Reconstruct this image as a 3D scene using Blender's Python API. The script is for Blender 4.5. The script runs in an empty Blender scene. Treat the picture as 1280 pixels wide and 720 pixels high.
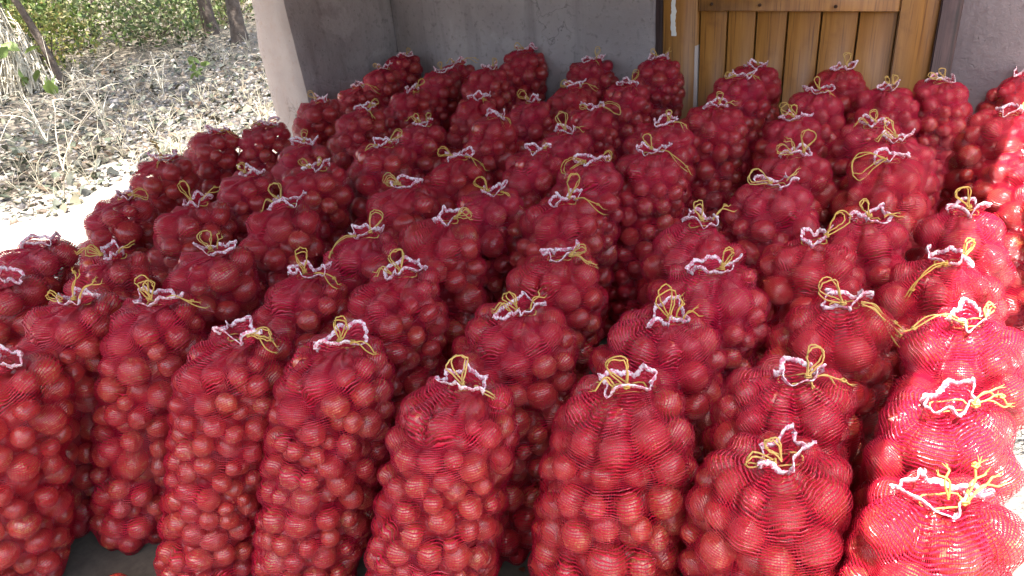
import bpy, math, random
import numpy as np
from mathutils import Vector, Matrix, Quaternion, noise
random.seed(7); RNG = np.random.default_rng(7)
R = math.radians
sc = bpy.context.scene
COL = sc.collection

# ------------------------------------------------------------------ camera, sky, sun, exposure
CAM_H = 1.593
cd = bpy.data.cameras.new('camera'); cam = bpy.data.objects.new('camera', cd); COL.objects.link(cam)
cd.sensor_width = 36.0; cd.lens = 36.0 * 920.0 / 1280.0
cd.clip_start = 0.05; cd.clip_end = 400.0
cam.matrix_world = (Matrix.Translation((0, 0, CAM_H)) @ Matrix.Rotation(R(90 - 27.8), 4, 'X')
                    @ Matrix.Rotation(R(-5.6), 4, 'Z'))
sc.camera = cam

E1 = Vector((0.785, -0.62, 0)).normalized()        # along the house wall
NN = Vector((0.62, 0.785, 0)).normalized()         # out of the porch into the wall
SUN_EL = 77.0
sh = (0.35 * E1 - 0.94 * NN).normalized()          # where the sun stands, on the ground
SUN = Vector((sh.x * math.cos(R(SUN_EL)), sh.y * math.cos(R(SUN_EL)), math.sin(R(SUN_EL))))
world = bpy.data.worlds.new('World'); sc.world = world; world.use_nodes = True
wn = world.node_tree; wn.nodes.clear()
wo = wn.nodes.new('ShaderNodeOutputWorld'); wb = wn.nodes.new('ShaderNodeBackground'); wsky = wn.nodes.new('ShaderNodeTexSky')
wsky.sky_type = 'NISHITA'; wsky.sun_disc = False
wsky.sun_elevation = R(SUN_EL); wsky.sun_rotation = math.atan2(sh.x, sh.y)
wsky.dust_density = 6.0; wsky.air_density = 1.3
wb.inputs['Strength'].default_value = 0.15
wn.links.new(wsky.outputs[0], wb.inputs[0]); wn.links.new(wb.outputs[0], wo.inputs[0])
sl = bpy.data.lights.new('sun', 'SUN'); sl.energy = 4.5; sl.angle = R(0.53); sl.color = (1.0, 0.95, 0.87)
so = bpy.data.objects.new('sun', sl); COL.objects.link(so)
so.rotation_euler = (-SUN).to_track_quat('-Z', 'Y').to_euler(); so.location = (0, -3, 8)
sc.view_settings.view_transform = 'Standard'; sc.view_settings.look = 'None'
sc.view_settings.exposure = 2.25; sc.view_settings.gamma = 1.0
sc.cycles.transparent_max_bounces = 16
sc.cycles.max_bounces = 6

# ------------------------------------------------------------------ helpers
def meta(o, label=None, cat=None, group=None, kind=None):
    if label: o['label'] = label
    if cat: o['category'] = cat
    if group: o['group'] = group
    if kind: o['kind'] = kind
    return o
def empty(name, loc=(0, 0, 0), rz=0.0):
    o = bpy.data.objects.new(name, None); COL.objects.link(o); o.location = loc; o.rotation_euler = (0, 0, rz)
    o.empty_display_size = 0.1
    return o
def link(name, me, parent=None):
    o = bpy.data.objects.new(name, me); COL.objects.link(o)
    if parent: o.parent = parent
    return o
def mesh(name, verts, faces, mat=None, smooth=True, uvs=None, mids=None, cols=None):
    """faces: list of (m,k) int arrays"""
    me = bpy.data.meshes.new(name)
    v = np.asarray(verts, np.float32).reshape(-1, 3)
    faces = [np.asarray(f, np.int32) for f in (faces if isinstance(faces, list) else [faces]) if len(f)]
    loops = np.concatenate([f.ravel() for f in faces])
    tot = np.concatenate([np.full(len(f), f.shape[1], np.int32) for f in faces])
    start = np.concatenate([[0], np.cumsum(tot)[:-1]]).astype(np.int32)
    me.vertices.add(len(v)); me.vertices.foreach_set('co', v.ravel())
    me.loops.add(len(loops)); me.loops.foreach_set('vertex_index', loops)
    me.polygons.add(len(tot)); me.polygons.foreach_set('loop_start', start)
    if smooth: me.polygons.foreach_set('use_smooth', np.ones(len(tot), bool))
    if mids is not None: me.polygons.foreach_set('material_index', np.asarray(mids, np.int32))
    if uvs is not None:
        l = me.uv_layers.new(name='UVMap'); l.data.foreach_set('uv', np.asarray(uvs, np.float32).ravel())
    if cols is not None:
        a = me.color_attributes.new('Col', 'FLOAT_COLOR', 'POINT'); a.data.foreach_set('color', np.asarray(cols, np.float32).ravel())
    if mat is not None:
        for m in (mat if isinstance(mat, (list, tuple)) else [mat]): me.materials.append(m)
    me.update(calc_edges=True)
    return me
class MB:
    def __init__(s): s.v = []; s.f = {}; s.n = 0; s.c = []
    def add(s, v, f, c=None):
        v = np.asarray(v, float).reshape(-1, 3); f = np.asarray(f, int)
        s.f.setdefault(f.shape[1], []).append(f + s.n); s.v.append(v); s.n += len(v)
        if c is not None: s.c.append(np.tile(np.append(c, 1.0), (len(v), 1)))
    def build(s, name, mat, parent=None, smooth=True):
        me = mesh(name, np.concatenate(s.v), [np.concatenate(x) for x in s.f.values()], mat, smooth,
                  cols=np.concatenate(s.c) if s.c else None)
        return link(name, me, parent)
def tube(mb, pts, rad, n=5, col=None):
    P = np.asarray(pts, float); m = len(P)
    rad = np.broadcast_to(np.asarray(rad, float), (m,))
    T = np.gradient(P, axis=0); T /= np.linalg.norm(T, axis=1)[:, None] + 1e-9
    up = np.array([0.31, 0.22, 0.92]); A = np.cross(T, up); A /= np.linalg.norm(A, axis=1)[:, None] + 1e-9
    B = np.cross(T, A); a = np.arange(n) * 2 * math.pi / n
    V = P[:, None] + rad[:, None, None] * (np.cos(a)[None, :, None] * A[:, None] + np.sin(a)[None, :, None] * B[:, None])
    i, j = np.meshgrid(np.arange(m - 1), np.arange(n), indexing='ij'); j2 = (j + 1) % n
    F = np.stack([i * n + j, (i + 1) * n + j, (i + 1) * n + j2, i * n + j2], -1).reshape(-1, 4)
    mb.add(V, F, col)
def box(mb, lo, hi, bev=0.0):
    """box with a chamfer of bev on all edges"""
    lo = np.array(lo, float); hi = np.array(hi, float); c = (lo + hi) / 2; h = (hi - lo) / 2; b = min(bev, h.min() * .45)
    vs = []; fs = []; idx = {}
    for ax in range(3):
        for s in (-1, 1):
            o = [a for a in range(3) if a != ax]; q = []
            for (p0, p1) in ((-1, -1), (1, -1), (1, 1), (-1, 1)):
                p = np.zeros(3); p[ax] = s * h[ax]; p[o[0]] = p0 * (h[o[0]] - b); p[o[1]] = p1 * (h[o[1]] - b)
                key = {o[0]: p0, o[1]: p1, ax: s}
                idx[(ax, key[0], key[1], key[2])] = len(vs); q.append(len(vs)); vs.append(c + p)
            if (s > 0) == (ax == 1): q = q[::-1]
            fs.append(q)
    if b > 0:
        for ax in range(3):
            o = [a for a in range(3) if a != ax]
            for s0 in (-1, 1):
                for s1 in (-1, 1):
                    def g(face, e):
                        k = [0, 0, 0]; k[ax] = e; k[o[0]] = s0; k[o[1]] = s1; return idx[(face, *k)]
                    fs.append([g(o[0], -1), g(o[0], 1), g(o[1], 1), g(o[1], -1)])
        for s0 in (-1, 1):
            for s1 in (-1, 1):
                for s2 in (-1, 1):
                    t = [idx[(a, s0, s1, s2)] for a in range(3)]; fs.append(t + [t[2]])
    quads = [f for f in fs if len(set(f)) == 4]; tris = [f[:3] for f in fs if len(set(f)) == 3]
    n0 = mb.n; mb.add(vs, quads)
    if tris:
        mb.f.setdefault(3, []).append(np.asarray(tris) + n0)
# ------------------------------------------------------------------ material helpers
def mat(name):
    m = bpy.data.materials.new(name); m.use_nodes = True; nt = m.node_tree; nt.nodes.clear()
    return m, nt
def nd(nt, t, **k):
    n = nt.nodes.new(t)
    for a, b in k.items(): setattr(n, a, b)
    return n
def setin(nt, sock, v):
    if hasattr(v, 'is_output') or isinstance(v, bpy.types.NodeSocket): nt.links.new(v, sock)
    elif isinstance(v, (tuple, list)) and len(v) == 3 and sock.type == 'RGBA': sock.default_value = (*v, 1)
    else: sock.default_value = v
def math_(nt, op, a, b=0.0, c=0.0):
    n = nd(nt, 'ShaderNodeMath', operation=op)
    for i, v in enumerate((a, b, c)): setin(nt, n.inputs[i], v)
    return n.outputs[0]
def mixc(nt, f, a, b, mode='MIX'):
    n = nd(nt, 'ShaderNodeMix', data_type='RGBA', blend_type=mode)
    setin(nt, n.inputs[0], f); setin(nt, n.inputs[6], a); setin(nt, n.inputs[7], b)
    return n.outputs[2]
def ramp(nt, f, stops):
    n = nd(nt, 'ShaderNodeValToRGB'); e = n.color_ramp.elements
    while len(e) < len(stops): e.new(0.5)
    for x, (p, c) in zip(e, stops):
        x.position = p; x.color = (*c, 1) if isinstance(c, (tuple, list)) else (c, c, c, 1)
    setin(nt, n.inputs[0], f); return n.outputs[0]
def noise_(nt, vec, scale, detail=4.0, rough=0.55, out=0, dist=0.0):
    n = nd(nt, 'ShaderNodeTexNoise'); n.inputs['Scale'].default_value = scale; n.inputs['Detail'].default_value = detail
    n.inputs['Roughness'].default_value = rough; n.inputs['Distortion'].default_value = dist
    if vec is not None: nt.links.new(vec, n.inputs['Vector'])
    return n.outputs[out]
def bump(nt, h, s=0.3, d=0.01):
    n = nd(nt, 'ShaderNodeBump'); n.inputs['Strength'].default_value = s; n.inputs['Distance'].default_value = d
    setin(nt, n.inputs['Height'], h); return n.outputs[0]
def bsdf(nt, base, rough=0.5, spec=0.5, normal=None, **k):
    n = nd(nt, 'ShaderNodeBsdfPrincipled'); setin(nt, n.inputs['Base Color'], base); setin(nt, n.inputs['Roughness'], rough)
    setin(nt, n.inputs['Specular IOR Level'], spec)
    if normal is not None: nt.links.new(normal, n.inputs['Normal'])
    for a, b in k.items(): setin(nt, n.inputs[a.replace('_', ' ')], b)
    return n.outputs[0]
def out(nt, s):
    o = nd(nt, 'ShaderNodeOutputMaterial'); nt.links.new(s, o.inputs[0])
def tc(nt, which='Object'): return nd(nt, 'ShaderNodeTexCoord').outputs[which]
def scalev(nt, v, s):
    n = nd(nt, 'ShaderNodeVectorMath', operation='MULTIPLY'); nt.links.new(v, n.inputs[0]); n.inputs[1].default_value = s; return n.outputs[0]

# onion skin: papery, glossy, fine meridian lines
def onion_mat():
    m, nt = mat('onion_skin')
    co = tc(nt); info = nd(nt, 'ShaderNodeObjectInfo').outputs['Random']
    lines = noise_(nt, scalev(nt, co, (9, 9, 0.7)), 2.2, 3)
    blot = noise_(nt, co, 1.6, 3)
    tone = ramp(nt, info, [(0.0, (0.30, 0.013, 0.015)), (0.40, (0.42, 0.028, 0.018)), (0.75, (0.50, 0.068, 0.034)), (1.0, (0.38, 0.020, 0.034))])
    c = mixc(nt, ramp(nt, lines, [(0.40, 0.0), (0.62, 1.0)]), tone, (0.54, 0.085, 0.042))
    c = mixc(nt, math_(nt, 'MULTIPLY', ramp(nt, blot, [(0.5, 0.0), (0.75, 1.0)]), 0.5), c, (0.22, 0.035, 0.035))
    peel = noise_(nt, scalev(nt, co, (2.2, 2.2, 1.1)), 1.5, 4, 0.6, dist=0.5)
    off_ = math_(nt, 'ADD', peel, math_(nt, 'MULTIPLY', math_(nt, 'SUBTRACT', info, 0.5), 0.16))
    c = mixc(nt, ramp(nt, off_, [(0.60, 0.0), (0.66, 0.75)]), c, (0.50, 0.22, 0.085))
    nrm = bump(nt, lines, 0.18, 0.04)
    out(nt, bsdf(nt, c, 0.19, 1.0, nrm, Coat_Weight=0.5, Coat_Roughness=0.07)); return m
def onion_fill_mat():
    m, nt = mat('onion_skin_heap')
    co = tc(nt)
    c = ramp(nt, noise_(nt, co, 18, 1), [(0.3, (0.30, 0.016, 0.014)), (0.5, (0.42, 0.03, 0.016)), (0.7, (0.34, 0.018, 0.022))])
    out(nt, bsdf(nt, c, 0.3, 0.55)); return m
# knitted red net: ladder of flat horizontal tapes on thin vertical chains, open between
def net_mat():
    m, nt = mat('red_net')
    uv = tc(nt, 'UV'); ob = tc(nt)
    sep = nd(nt, 'ShaderNodeSeparateXYZ'); nt.links.new(uv, sep.inputs[0])
    w1 = noise_(nt, ob, 22, 2); w2 = noise_(nt, scalev(nt, ob, (1, 1, 1)), 31, 2)
    u = math_(nt, 'ADD', sep.outputs[0], math_(nt, 'MULTIPLY', math_(nt, 'SUBTRACT', w1, 0.5), 1.3))
    v = math_(nt, 'ADD', sep.outputs[1], math_(nt, 'MULTIPLY', math_(nt, 'SUBTRACT', w2, 0.5), 1.8))
    v = math_(nt, 'ADD', v, math_(nt, 'MULTIPLY', math_(nt, 'SUBTRACT', noise_(nt, ob, 6, 1), 0.5), 9.0))
    pu = math_(nt, 'PINGPONG', u, 0.5); pv = math_(nt, 'PINGPONG', v, 0.5)
    dens = noise_(nt, ob, 9, 3)
    wv = math_(nt, 'MULTIPLY_ADD', dens, 0.34, 0.0)          # half width of a tape
    wu = math_(nt, 'MULTIPLY_ADD', dens, 0.15, -0.01)
    ga = nd(nt, 'ShaderNodeVertexColor'); ga.layer_name = 'Col'; gsp = nd(nt, 'ShaderNodeSeparateColor'); nt.links.new(ga.outputs[0], gsp.inputs[0])
    wv = math_(nt, 'MULTIPLY_ADD', gsp.outputs[0], 0.06, wv); wu = math_(nt, 'MULTIPLY_ADD', gsp.outputs[0], 0.10, wu)
    mv = math_(nt, 'LESS_THAN', pv, wv); mu = math_(nt, 'LESS_THAN', pu, wu)
    a = math_(nt, 'MAXIMUM', mv, mu)
    hv = math_(nt, 'SUBTRACT', 1.0, math_(nt, 'DIVIDE', pv, wv)); hu = math_(nt, 'SUBTRACT', 1.0, math_(nt, 'DIVIDE', pu, wu))
    h = math_(nt, 'MAXIMUM', math_(nt, 'MAXIMUM', hv, hu), 0.0)
    fib = noise_(nt, scalev(nt, ob, (1, 1, 1)), 260, 1)
    h = math_(nt, 'ADD', h, math_(nt, 'MULTIPLY', fib, 0.7))
    nrm = bump(nt, h, 0.75, 0.0016)
    c = mixc(nt, noise_(nt, ob, 14, 2), (0.40, 0.003, 0.028), (0.58, 0.011, 0.066))
    rnd = nd(nt, 'ShaderNodeObjectInfo').outputs['Random']
    c = mixc(nt, math_(nt, 'MULTIPLY', rnd, 0.55), c, (0.46, 0.008, 0.020))
    s1 = bsdf(nt, c, 0.26, 0.5, nrm)
    tl = nd(nt, 'ShaderNodeBsdfTranslucent'); tl.inputs[0].default_value = (0.75, 0.03, 0.05, 1)
    mx0 = nd(nt, 'ShaderNodeMixShader'); mx0.inputs[0].default_value = 0.08
    nt.links.new(s1, mx0.inputs[1]); nt.links.new(tl.outputs[0], mx0.inputs[2])
    tr = nd(nt, 'ShaderNodeBsdfTransparent')
    mx = nd(nt, 'ShaderNodeMixShader'); nt.links.new(a, mx.inputs[0]); nt.links.new(tr.outputs[0], mx.inputs[1]); nt.links.new(mx0.outputs[0], mx.inputs[2])
    out(nt, mx.outputs[0]); return m
def hem_mat():
    m, nt = mat('white_overlock_hem')
    co = tc(nt); n = noise_(nt, co, 150, 2); n2 = noise_(nt, co, 35, 2)
    c = mixc(nt, ramp(nt, n, [(0.42, 0.0), (0.55, 1.0)]), (0.55, 0.12, 0.20), (0.80, 0.70, 0.72))
    c = mixc(nt, math_(nt, 'MULTIPLY', n2, 0.35), c, (0.64, 0.42, 0.48))
    out(nt, bsdf(nt, c, 0.7, 0.3, bump(nt, n, 0.6, 0.003))); return m
def cord_mat():
    m, nt = mat('yellow_cord')
    co = tc(nt); n = noise_(nt, co, 160, 2); n2 = noise_(nt, co, 20, 2)
    info = nd(nt, 'ShaderNodeObjectInfo').outputs['Random']
    c = mixc(nt, n2, (0.50, 0.27, 0.045), (0.64, 0.42, 0.10))
    c = mixc(nt, math_(nt, 'MULTIPLY', info, 0.35), c, (0.60, 0.45, 0.22))
    c = mixc(nt, math_(nt, 'MULTIPLY', n, 0.5), c, (0.30, 0.15, 0.02))
    out(nt, bsdf(nt, c, 0.55, 0.4, bump(nt, n, 0.5, 0.002))); return m
M_ONION = onion_mat(); M_FILL = onion_fill_mat(); M_NET = net_mat(); M_HEM = hem_mat(); M_CORD = cord_mat()
# ------------------------------------------------------------------ setting materials
def plaster_mat(name, c0, c1, dirt):
    m, nt = mat(name); co = tc(nt)
    big = noise_(nt, co, 1.7, 6, 0.62); fine = noise_(nt, co, 26, 5, 0.6); grit = noise_(nt, co, 150, 2)
    c = mixc(nt, ramp(nt, big, [(0.32, 0.0), (0.68, 1.0)]), c0, c1)
    c = mixc(nt, ramp(nt, fine, [(0.55, 0.0), (0.75, 0.55)]), c, dirt)
    drip = noise_(nt, scalev(nt, co, (5.0, 5.0, 0.55)), 1.6, 5, 0.6)
    c = mixc(nt, ramp(nt, drip, [(0.52, 0.0), (0.74, 0.40)]), c, dirt)
    blot = noise_(nt, co, 0.9, 6, 0.7, dist=0.8)
    c = mixc(nt, ramp(nt, blot, [(0.55, 0.0), (0.60, 0.32)]), c, tuple(min(1, x * 1.3) for x in c1))
    spots = nd(nt, 'ShaderNodeTexVoronoi', feature='DISTANCE_TO_EDGE'); spots.inputs['Scale'].default_value = 1.5
    warp = nd(nt, 'ShaderNodeVectorMath', operation='MULTIPLY_ADD')
    nt.links.new(noise_(nt, co, 3.2, 4, out=1), warp.inputs[0]); warp.inputs[1].default_value = (.9, .9, .9); nt.links.new(co, warp.inputs[2])
    nt.links.new(warp.outputs[0], spots.inputs['Vector'])
    crack = ramp(nt, spots.outputs['Distance'], [(0.0, 1.0), (0.006, 0.0)])
    gate = ramp(nt, noise_(nt, co, 1.1, 2), [(0.56, 0.0), (0.66, 1.0)])
    ck = math_(nt, 'MULTIPLY', crack, gate)
    c = mixc(nt, math_(nt, 'MULTIPLY', ck, 0.7), c, (0.06, 0.05, 0.05))
    pits = ramp(nt, noise_(nt, co, 55, 2), [(0.70, 0.0), (0.76, 1.0)])
    c = mixc(nt, math_(nt, 'MULTIPLY', pits, 0.55), c, (0.09, 0.07, 0.06))
    h = math_(nt, 'ADD', math_(nt, 'MULTIPLY', fine, 1.0), math_(nt, 'MULTIPLY', grit, 0.25))
    h = math_(nt, 'SUBTRACT', h, math_(nt, 'ADD', ck, math_(nt, 'MULTIPLY', pits, 0.5)))
    out(nt, bsdf(nt, c, 0.92, 0.2, bump(nt, h, 0.55, 0.012))); return m
def wood_mat(name, c0, c1, dark, gloss=0.42, paint=False):
    m, nt = mat(name); co = tc(nt); info = nd(nt, 'ShaderNodeObjectInfo').outputs['Random']
    off = nd(nt, 'ShaderNodeVectorMath', operation='ADD'); nt.links.new(co, off.inputs[0])
    cmb = nd(nt, 'ShaderNodeCombineXYZ'); nt.links.new(math_(nt, 'MULTIPLY', info, 17.0), cmb.inputs[0]); nt.links.new(math_(nt, 'MULTIPLY', info, 5.0), cmb.inputs[2])
    nt.links.new(cmb.outputs[0], off.inputs[1]); v = off.outputs[0]
    grain = noise_(nt, scalev(nt, v, (14, 14, 0.9)), 3.0, 6, 0.6, dist=0.6)
    streak = noise_(nt, scalev(nt, v, (60, 60, 1.4)), 2.0, 3)
    wear = noise_(nt, v, 3.5, 5, 0.65)
    c = mixc(nt, ramp(nt, grain, [(0.3, 0.0), (0.7, 1.0)]), c0, c1)
    c = mixc(nt, ramp(nt, streak, [(0.54, 0.0), (0.70, 0.75)]), c, dark)
    c = mixc(nt, ramp(nt, wear, [(0.56, 0.0), (0.74, 0.7)]), c, dark)
    vor = nd(nt, 'ShaderNodeTexVoronoi'); vor.inputs['Scale'].default_value = 3.1; nt.links.new(scalev(nt, v, (1.6, 1.6, 0.7)), vor.inputs['Vector'])
    c = mixc(nt, ramp(nt, vor.outputs['Distance'], [(0.035, 0.85), (0.075, 0.0)]), c, dark)
    if paint:
        sp = nd(nt, 'ShaderNodeSeparateXYZ'); nt.links.new(co, sp.inputs[0])
        dx = math_(nt, 'ABSOLUTE', math_(nt, 'ADD', math_(nt, 'SUBTRACT', sp.outputs[0], -1.84), math_(nt, 'MULTIPLY', math_(nt, 'SUBTRACT', noise_(nt, co, 9, 4), 0.5), 0.06)))
        k = math_(nt, 'MULTIPLY', math_(nt, 'LESS_THAN', dx, 0.012), math_(nt, 'GREATER_THAN', sp.outputs[2], 0.83))
        c = mixc(nt, k, c, (0.7, 0.66, 0.6))
        dx2 = math_(nt, 'ABSOLUTE', math_(nt, 'SUBTRACT', sp.outputs[0], -1.703))
        k2 = math_(nt, 'MULTIPLY', math_(nt, 'LESS_THAN', dx2, 0.006), math_(nt, 'LESS_THAN', sp.outputs[2], 0.78))
        c = mixc(nt, math_(nt, 'MULTIPLY', k2, 0.5), c, (0.6, 0.6, 0.6))
    out(nt, bsdf(nt, c, gloss, 0.4, bump(nt, grain, 0.25, 0.004))); return m
def dull_mat(name, c0, c1, sc_=8, rough=0.9, bd=0.01, bs=0.5):
    m, nt = mat(name); co = tc(nt); n = noise_(nt, co, sc_, 6, 0.62); n2 = noise_(nt, co, sc_ * 9, 3)
    c = mixc(nt, ramp(nt, n, [(0.35, 0.0), (0.65, 1.0)]), c0, c1)
    c = mixc(nt, ramp(nt, n2, [(0.35, 0.35), (0.6, 0.0)]), c, tuple(x * .55 for x in c0))
    out(nt, bsdf(nt, c, rough, 0.25, bump(nt, math_(nt, 'ADD', n, math_(nt, 'MULTIPLY', n2, .3)), bs, bd))); return m
def leaf_mat(name, rough=0.5, transl=0.35):
    m, nt = mat(name); a = nd(nt, 'ShaderNodeVertexColor'); a.layer_name = 'Col'
    s = bsdf(nt, a.outputs[0], rough, 0.35); tl = nd(nt, 'ShaderNodeBsdfTranslucent'); nt.links.new(a.outputs[0], tl.inputs[0])
    mx = nd(nt, 'ShaderNodeMixShader'); mx.inputs[0].default_value = transl
    nt.links.new(s, mx.inputs[1]); nt.links.new(tl.outputs[0], mx.inputs[2]); out(nt, mx.outputs[0]); return m
M_GREY = plaster_mat('grey_plaster', (0.30, 0.258, 0.258), (0.41, 0.365, 0.366), (0.10, 0.085, 0.085))
M_PINK = plaster_mat('pinkish_plaster', (0.19, 0.152, 0.158), (0.255, 0.212, 0.218), (0.13, 0.09, 0.09))
M_CREAM = plaster_mat('cream_plaster', (0.37, 0.31, 0.285), (0.47, 0.40, 0.37), (0.38, 0.28, 0.24))
M_DOOR = wood_mat('orange_varnished_wood', (0.25, 0.096, 0.017), (0.37, 0.160, 0.033), (0.13, 0.045, 0.012))
M_STILE = wood_mat('orange_varnished_stile', (0.27, 0.108, 0.020), (0.37, 0.162, 0.034), (0.13, 0.045, 0.012), paint=True)
M_DARKW = wood_mat('dark_stained_wood', (0.055, 0.028, 0.026), (0.085, 0.045, 0.04), (0.02, 0.012, 0.01), 0.6)
M_RAFT = wood_mat('grey_rafter_wood', (0.20, 0.15, 0.10), (0.28, 0.21, 0.15), (0.08, 0.05, 0.03), 0.8)
M_NAIL = dull_mat('rusty_iron', (0.05, 0.025, 0.015), (0.10, 0.05, 0.03), 60)
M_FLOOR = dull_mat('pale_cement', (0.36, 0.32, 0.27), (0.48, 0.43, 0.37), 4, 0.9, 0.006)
M_PACKED = dull_mat('packed_shade_dark_earth', (0.040, 0.031, 0.025), (0.075, 0.06, 0.048), 5, 0.95, 0.01)  # earth darkened further to carry the shade among the sacks and cut bounce
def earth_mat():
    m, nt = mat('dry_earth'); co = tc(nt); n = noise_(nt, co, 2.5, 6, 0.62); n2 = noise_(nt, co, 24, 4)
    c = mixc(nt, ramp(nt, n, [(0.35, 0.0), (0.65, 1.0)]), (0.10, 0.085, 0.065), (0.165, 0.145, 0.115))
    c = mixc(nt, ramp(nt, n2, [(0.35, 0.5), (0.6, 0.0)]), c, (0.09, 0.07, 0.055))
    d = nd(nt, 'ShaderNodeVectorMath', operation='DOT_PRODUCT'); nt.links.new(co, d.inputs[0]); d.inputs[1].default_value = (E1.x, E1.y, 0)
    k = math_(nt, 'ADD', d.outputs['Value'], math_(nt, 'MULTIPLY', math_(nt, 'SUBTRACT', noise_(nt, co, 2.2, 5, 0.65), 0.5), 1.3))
    k = ramp(nt, math_(nt, 'ADD', k, 6.1), [(0.0, 0.0), (0.35, 1.0)])      # sun glare along the porch edge, put into a pale ground colour
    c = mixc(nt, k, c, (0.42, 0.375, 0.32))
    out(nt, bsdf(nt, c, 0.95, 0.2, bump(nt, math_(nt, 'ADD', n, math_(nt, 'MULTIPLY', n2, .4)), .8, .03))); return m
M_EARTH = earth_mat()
M_BARK = dull_mat('grey_brown_bark', (0.075, 0.055, 0.045), (0.15, 0.12, 0.10), 14, 0.95, 0.02, 0.9)
M_STRAW = dull_mat('bleached_straw', (0.55, 0.49, 0.38), (0.72, 0.67, 0.56), 12, 0.7)
M_LEAF = leaf_mat('living_leaf'); M_DEAD = leaf_mat('dead_leaf', 0.7, 0.12); M_STONE = leaf_mat('stone', 0.9, 0.0)

# ------------------------------------------------------------------ house (local axes: x along the wall, y into it)
house = empty('house', (0, 0, 0), math.atan2(E1.y, E1.x))
meta(house, 'old house with rough grey plaster walls and an orange wooden door', 'house')
def nz(p, s, amp): return amp * (noise.noise(Vector(p) * s))
def plaster(name, lo, hi, m, step=0.07, rad=0.03, amp=0.012, taper=None):
    lo = np.array(lo); hi = np.array(hi); V = []; F = []; n0 = 0
    for ax in range(3):
        o = [a for a in range(3) if a != ax]
        na = max(2, int((hi[o[0]] - lo[o[0]]) / step)); nb = max(2, int((hi[o[1]] - lo[o[1]]) / step))
        for s in (0, 1):
            A, B = np.meshgrid(np.linspace(0, 1, na + 1), np.linspace(0, 1, nb + 1), indexing='ij')
            P = np.zeros((na + 1, nb + 1, 3)); P[..., ax] = hi[ax] if s else lo[ax]
            P[..., o[0]] = lo[o[0]] + A * (hi - lo)[o[0]]; P[..., o[1]] = lo[o[1]] + B * (hi - lo)[o[1]]
            i, j = np.meshgrid(np.arange(na), np.arange(nb), indexing='ij'); w = nb + 1
            q = np.stack([i * w + j, (i + 1) * w + j, (i + 1) * w + j + 1, i * w + j + 1], -1).reshape(-1, 4)
            if (s > 0) == (ax == 1): q = q[:, ::-1]
            V.append(P.reshape(-1, 3)); F.append(q + n0); n0 += len(V[-1])
    P = np.concatenate(V); il, ih = lo + rad, hi - rad
    Q = np.clip(P, il, ih); d = P - Q; L = np.linalg.norm(d, axis=1)[:, None]; P = np.where(L > 1e-6, Q + d / np.maximum(L, 1e-6) * rad, P)
    for k in range(len(P)):
        p = P[k]; nd_ = d[k] / max(L[k, 0], 1e-6)
        P[k] = p + nd_ * (nz(p, 2.3, amp) + nz(p, 9.0, amp * .4))
        if taper: P[k] = taper(P[k])
    return link(name, mesh(name, P, np.concatenate(F), m), house)
plaster('wall', (-4.02, 4.0, -0.05), (-1.95, 4.3, 2.34), M_GREY)
plaster('wall', (-0.452, 4.0, -0.05), (3.2, 4.3, 2.34), M_PINK)
plaster('wall', (-1.946, 4.0, 2.03), (-0.456, 4.3, 2.34), M_GREY, 0.15)
def flare(p):
    t = max(0.0, (1.15 - p[2])); p = p.copy()
    if p[1] < 3.4:
        w = (3.4 - p[1]) / 0.3
        p[0] += 0.055 * t * min(w, 1.0) * (1 if p[0] > -4.2 else -0.5)
    return p
sw = plaster('side_wall', (-4.40, 3.10, -0.05), (-4.025, 4.3, 2.34), M_CREAM, 0.05, 0.05, 0.030, flare)
sw['label'] = 'stub wall with a pale broken end face'
# the inner face of the stub wall is the same grey render as the back wall
sw.data.materials.append(M_GREY)
mi = np.zeros(len(sw.data.polygons), np.int32)
for p in sw.data.polygons:
    if p.normal.x > 0.6 + 0.15 * noise.noise(p.center * 6): mi[p.index] = 1
sw.data.polygons.foreach_set('material_index', mi)

def hbox(name, lo, hi, m, parent, bev=0.004, wob=0.0):
    mb = MB(); box(mb, lo, hi, bev); o = mb.build(name, m, parent, smooth=False)
    if wob: o.rotation_euler = (0, 0, 0)
    return o
door = empty('door'); door.parent = house; door['label'] = 'orange varnished plank door with a mid rail'
pb = [-1.698, -1.540, -1.385, -1.222, -1.056, -0.880, -0.702]
for i in range(6):
    j0 = random.uniform(0, 0.004); g = 0.0045
    hbox('plank', (pb[i] + g, 4.038 + j0, 0.01), (pb[i + 1] - g, 4.062 + j0, 0.966), M_DOOR, door, 0.004)
    hbox('plank', (pb[i] + g, 4.038 + j0, 1.124), (pb[i + 1] - g, 4.062 + j0, 1.98), M_DOOR, door, 0.004)
hbox('rail', (-1.699, 4.016, 0.962), (-0.701, 4.066, 1.128), M_DOOR, door, 0.005)
hbox('stile', (-1.905, 4.012, 0.01), (-1.702, 4.068, 1.995), M_STILE, door, 0.006)
hbox('stile', (-0.698, 4.012, 0.01), (-0.530, 4.068, 1.995), M_STILE, door, 0.006)
hbox('backing', (-1.90, 4.070, 0.0), (-0.53, 4.078, 2.0), M_DARKW, door, 0.0)
for (s, z) in ((-1.36, 0.995), (-0.985, 0.988), (-1.62, 1.0)):
    mb = MB(); a = np.arange(8) * math.pi / 4
    v = [(s, 4.008, z)] + [(s + .009 * math.cos(t), 4.013, z + .009 * math.sin(t)) for t in a]
    mb.add(v, [(0, 1 + k, 1 + (k + 1) % 8) for k in range(8)]); mb.build('nail', M_NAIL, door)
hbox('door_frame', (-0.527, 3.985, 0.0), (-0.44, 4.12, 2.025), M_DARKW, house, 0.008)
hbox('door_frame', (-1.965, 4.03, 0.0), (-1.908, 4.12, 2.025), M_DARKW, house, 0.006)
rf = hbox('roof', (-4.38, -0.40, 2.40), (0.02, 4.36, 2.46), M_RAFT, house, 0.01)
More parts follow.
